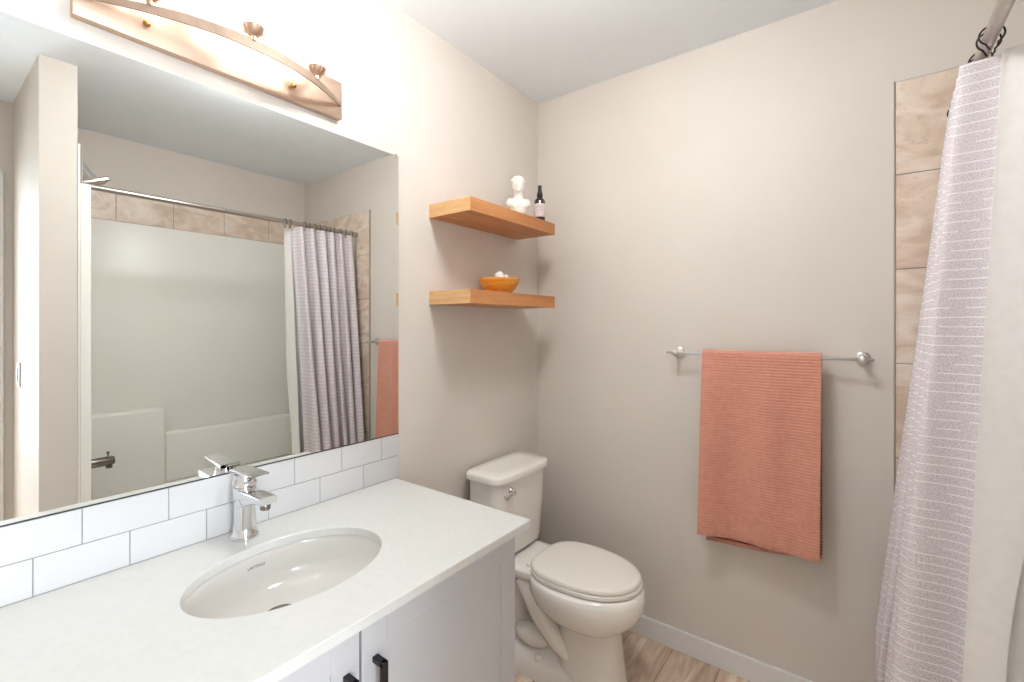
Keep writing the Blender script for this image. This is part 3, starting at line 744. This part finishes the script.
box(bm, W-0.020, W-0.0005, TY0+0.002, D-0.0155, TZ+0.001, 1.943, 0.004)
box(bm, W-0.095, W-0.022, 0.985, D-0.018, TZ+0.001, 0.668, 0.016, 3)
box(bm, W-0.125, W-0.022, TY0+0.004, 0.986, TZ+0.001, 0.832, 0.018, 3)
o = newobj('wall_panel', bm, m_acryl, sr); autosmooth(o, 40)
bm = bmesh.new(); box(bm, 1.535, W-0.021, D-0.015, D-0.0095, TZ+0.001, 1.943, 0.003); o = newobj('end_panel', bm, m_acryl, sr)
bm = bmesh.new(); box(bm, 1.400, W-0.021, PY1+0.0085, PY1+0.0445, TZ+0.001, 1.944, 0.003); box(bm, 1.400, TX-0.001, PY1+0.0085, PY1+0.040, 0.001, TZ+0.001); o = newobj('end_panel', bm, m_acryl, sr)

# spout, shower head on the end wall
EY = PY1+0.045
sp = thing('tub_spout', 'dark steel tub spout with a diverter knob, seen in the mirror', 'tub spout', (1.85, EY, 0.626))
bm = bmesh.new(); lathe(bm, (1.85, EY, 0.626), [(0.030, 0.0005), (0.030, 0.006), (0.024, 0.008), (0.0235, 0.09), (0.024, 0.165), (0.020, 0.175), (0.0001, 0.176)], 28, 'y')
newobj('spout_body', bm, m_steel, sp, smooth=True)
bm = bmesh.new(); lathe(bm, (1.85, EY+0.150, 0.648), [(0.0035, 0), (0.0035, 0.016), (0.007, 0.018), (0.007, 0.026), (0.0001, 0.027)], 16); newobj('diverter_knob', bm, m_steel, sp, smooth=True)
bm = bmesh.new(); lathe(bm, (1.85, EY+0.155, 0.590), [(0.014, 0), (0.014, 0.02)], 20); newobj('outlet', bm, m_steel, sp, smooth=True)
EH = PY1+0.0175
sh = thing('shower_fixture', 'square chrome shower head on a bent arm, seen in the mirror', 'shower head', (1.85, EH, 2.13))
bm = bmesh.new(); tube(bm, smoothpath([(1.85, EH+0.0005, 2.150), (1.85, EH+0.025, 2.165), (1.85, EH+0.045, 2.165), (1.85, EH+0.060, 2.150)], 6), 0.010, 16)
lathe(bm, (1.85, EH, 2.150), [(0.026, 0.0005), (0.024, 0.006), (0.011, 0.010)], 24, 'y'); newobj('arm', bm, m_chrome, sh, smooth=True)
bm = bmesh.new(); tube(bm, [(1.85, EH+0.050, 2.163), (1.85, EH+0.058, 2.152), (1.85, EH+0.092, 2.096), (1.85, EH+0.104, 2.076)], [0.014, 0.023, 0.023, 0.034], 24); newobj('swivel', bm, m_chrome, sh, smooth=True)
bm = bmesh.new(); box(bm, -0.062, 0.062, -0.058, 0.058, -0.011, 0.011, 0.005)
bmesh.ops.transform(bm, matrix=Matrix.Translation((1.85, EH+0.118, 2.060)) @ Matrix.Rotation(math.radians(24), 4, 'X'), verts=bm.verts)
newobj('spray_plate', bm, m_steel, sh)

# ------------------------------------------------------------------ rod, rings, curtain
RX, RZ_ = 1.518, 1.961
rd = thing('curtain_rod', 'straight brushed steel shower curtain rod spanning the tub alcove', 'curtain rod', (RX, 1.2, RZ_))
bm = bmesh.new(); lathe(bm, (RX, PY1+0.0175, RZ_), [(0.0130, 0.001), (0.0130, D-0.0095-PY1-0.0175-0.001)], 28, 'y'); newobj('rod', bm, m_nickel, rd, smooth=True)
for y, s in ((PY1+0.017, 1), (D-0.0095, -1)):
    bm = bmesh.new(); lathe(bm, (RX, y, RZ_), [(0.0155, 0.0005*s), (0.0155, 0.004*s), (0.0155, 0.012*s), (0.0145, 0.02*s), (0.0145, 0.022*s)], 28, 'y'); newobj('flange', bm, m_nickel, rd, smooth=True)

NF = 6
def smst(t): t = max(0, min(1, t)); return t*t*(3-2*t)
CTOP, CBOT = 1.940, 0.06
def cur_pt(u, z):
    t = min(1.0, (CTOP-z)/(CTOP-0.37))    # 0 top .. 1 where it passes the tub rim
    uu = u
    y = (1.475+0.415*u)*(1-t)+(1.532+0.348*u)*t
    ph = 2*PI*NF*u
    a_top = 0.040*(1-0.5*u); a_bot = 0.060-0.026*smst(u/0.35)
    c_top = 1.517; c_bot = 1.420-0.050*smst(u/0.35)
    k = smst(t*1.15)*0.45+t*0.55
    A = a_top*(1-k)+a_bot*k; c = c_top*(1-t)+c_bot*t
    w = math.cos(ph+0.5*math.sin(1.7*u*6+3*t))
    x = c+A*w+0.006*math.sin(23*u+2.5*t)*t
    # pinch at the header
    y += 0.010*math.sin(2*ph)*(0.4+0.6*t)+0.006*math.sin(9*u+4*t)*t
    return Vector((x, y, z))
def sheet(name, fn, z0, z1, nu, nz, T, m, parent):
    bm = bmesh.new(); uvl = bm.loops.layers.uv.new('uv')
    arc = [0.0]
    for j in range(nu): arc.append(arc[-1]+(fn((j+1)/nu, (z0+z1)/2)-fn(j/nu, (z0+z1)/2)).length)
    G = []
    for i in range(nz+1):
        z = z0+(z1-z0)*i/nz; row = []
        for j in range(nu+1):
            u = j/nu; p = fn(u, z); w = fn(min(1, u+0.002), z)-fn(max(0, u-0.002), z); nn = w.cross(Vector((0,0,1))).normalized()
            row.append((p, nn))
        G.append(row)
    A = [[bm.verts.new(p+nn*T/2) for p, nn in r] for r in G]; B = [[bm.verts.new(p-nn*T/2) for p, nn in r] for r in G]
    def f(vs, uvs):
        fc = bm.faces.new(vs)
        for l, q in zip(fc.loops, uvs): l[uvl].uv = q
    zz = lambda i: z0+(z1-z0)*i/nz
    for i in range(nz):
        for j in range(nu):
            q = [(arc[j], zz(i)), (arc[j+1], zz(i)), (arc[j+1], zz(i+1)), (arc[j], zz(i+1))]
            f((A[i][j], A[i][j+1], A[i+1][j+1], A[i+1][j]), q)
            f((B[i][j], B[i+1][j], B[i+1][j+1], B[i][j+1]), [q[0], q[3], q[2], q[1]])
        for j in (0, nu): f((A[i][j], A[i+1][j], B[i+1][j], B[i][j]), [(arc[j], zz(i)), (arc[j], zz(i+1))]*2)
    for i in (0, nz):
        for j in range(nu): f((A[i][j], A[i][j+1], B[i][j+1], B[i][j]), [(arc[j], zz(i)), (arc[j+1], zz(i))]*2)
    return newobj(name, bm, m, parent, smooth=True)
o = sheet('shower_curtain', cur_pt, CTOP, CBOT, 240, 60, 0.0016, m_curt, None)
tag(o, 'lilac grey shower curtain with broken white stripes, gathered at the far end of the rod', 'shower curtain')
def lin_pt(u, z):
    t = (CTOP-z)/(CTOP-0.37)
    xe = 1.600-0.052*smst((1.15-z)/0.65)          # open edge turns into the tub
    xi = 1.541-0.066*t
    if u < 0.12:
        k = u/0.12; x = xe*(1-k)+xi*k; y = 1.480+0.016*smst(k)-0.030*(1-t)
    elif u < 0.20:
        k = smst((u-0.12)/0.08); x = xi*(1-k)+1.580*k; y = 1.496+0.004*k-0.030*(1-t)
    else:
        k = (u-0.20)/0.80; x = 1.580+0.010*math.sin(2*PI*5*k); y = 1.500+0.385*k-0.030*(1-t)*(1-k)
    return Vector((x, y, z))
o = sheet('curtain_liner', lin_pt, CTOP, 0.372, 160, 30, 0.001, m_liner, None)
tag(o, 'plain white shower liner hanging inside the striped curtain', 'curtain liner')
# rings
def ring_bm():
    bm = bmesh.new(); pts = []
    for k in range(33):
        a = math.radians(-60)+math.radians(300)*k/32
        pts.append((0.0200*math.cos(a), 0, 0.0200*math.sin(a)-0.0035))
    pts2 = [(0.004, 0, -0.036), (0.009, 0, -0.030)]+pts+[(-0.003, 0, -0.036)] 
    tube(bm, [Vector(p) for p in pts2], 0.0019, 8)
    return bm
ringpos = [(0.02, 0), (0.10, 8), (0.19, -14), (0.27, 20), (0.35, -10), (0.43, 12), (0.50, -22), (0.58, 6), (0.66, 18), (0.75, -8), (0.85, 15), (0.95, -5)]
proto = None
words = ['nearest the camera', 'second from the open edge', 'third from the open edge', 'fourth from the open edge', 'fifth from the open edge', 'sixth from the open edge', 'sixth from the wall', 'fifth from the wall', 'fourth from the wall', 'third from the wall', 'second from the wall', 'closest to the tiled wall']
for i, (u, a) in enumerate(ringpos):
    y = (1.418, 1.448)[i] if i < 2 else 1.455+0.44*u
    if proto is None:
        bm = ring_bm(); proto = newobj('curtain_ring', bm, m_black, smooth=True); r = proto
    else:
        r = proto.copy(); COL.objects.link(r)
    r.location = (RX, y, RZ_+0.001); r.rotation_euler = (0, 0, math.radians(a))
    tag(r, 'black metal curtain ring on the rod, '+words[i], 'curtain ring', 'black curtain rings')

# light switch on the partition
ls = thing('light_switch', 'white wall switch plate on the partition by the doorway, seen in the mirror', 'light switch', (1.886, PY0, 1.10))
boxo('plate', 1.851, 1.921, PY0-0.007, PY0-0.0003, 1.043, 1.157, m_trim, ls, 0.002)
boxo('rocker', 1.870, 1.902, PY0-0.0115, PY0-0.0072, 1.068, 1.132, m_trim, ls, 0.0015)
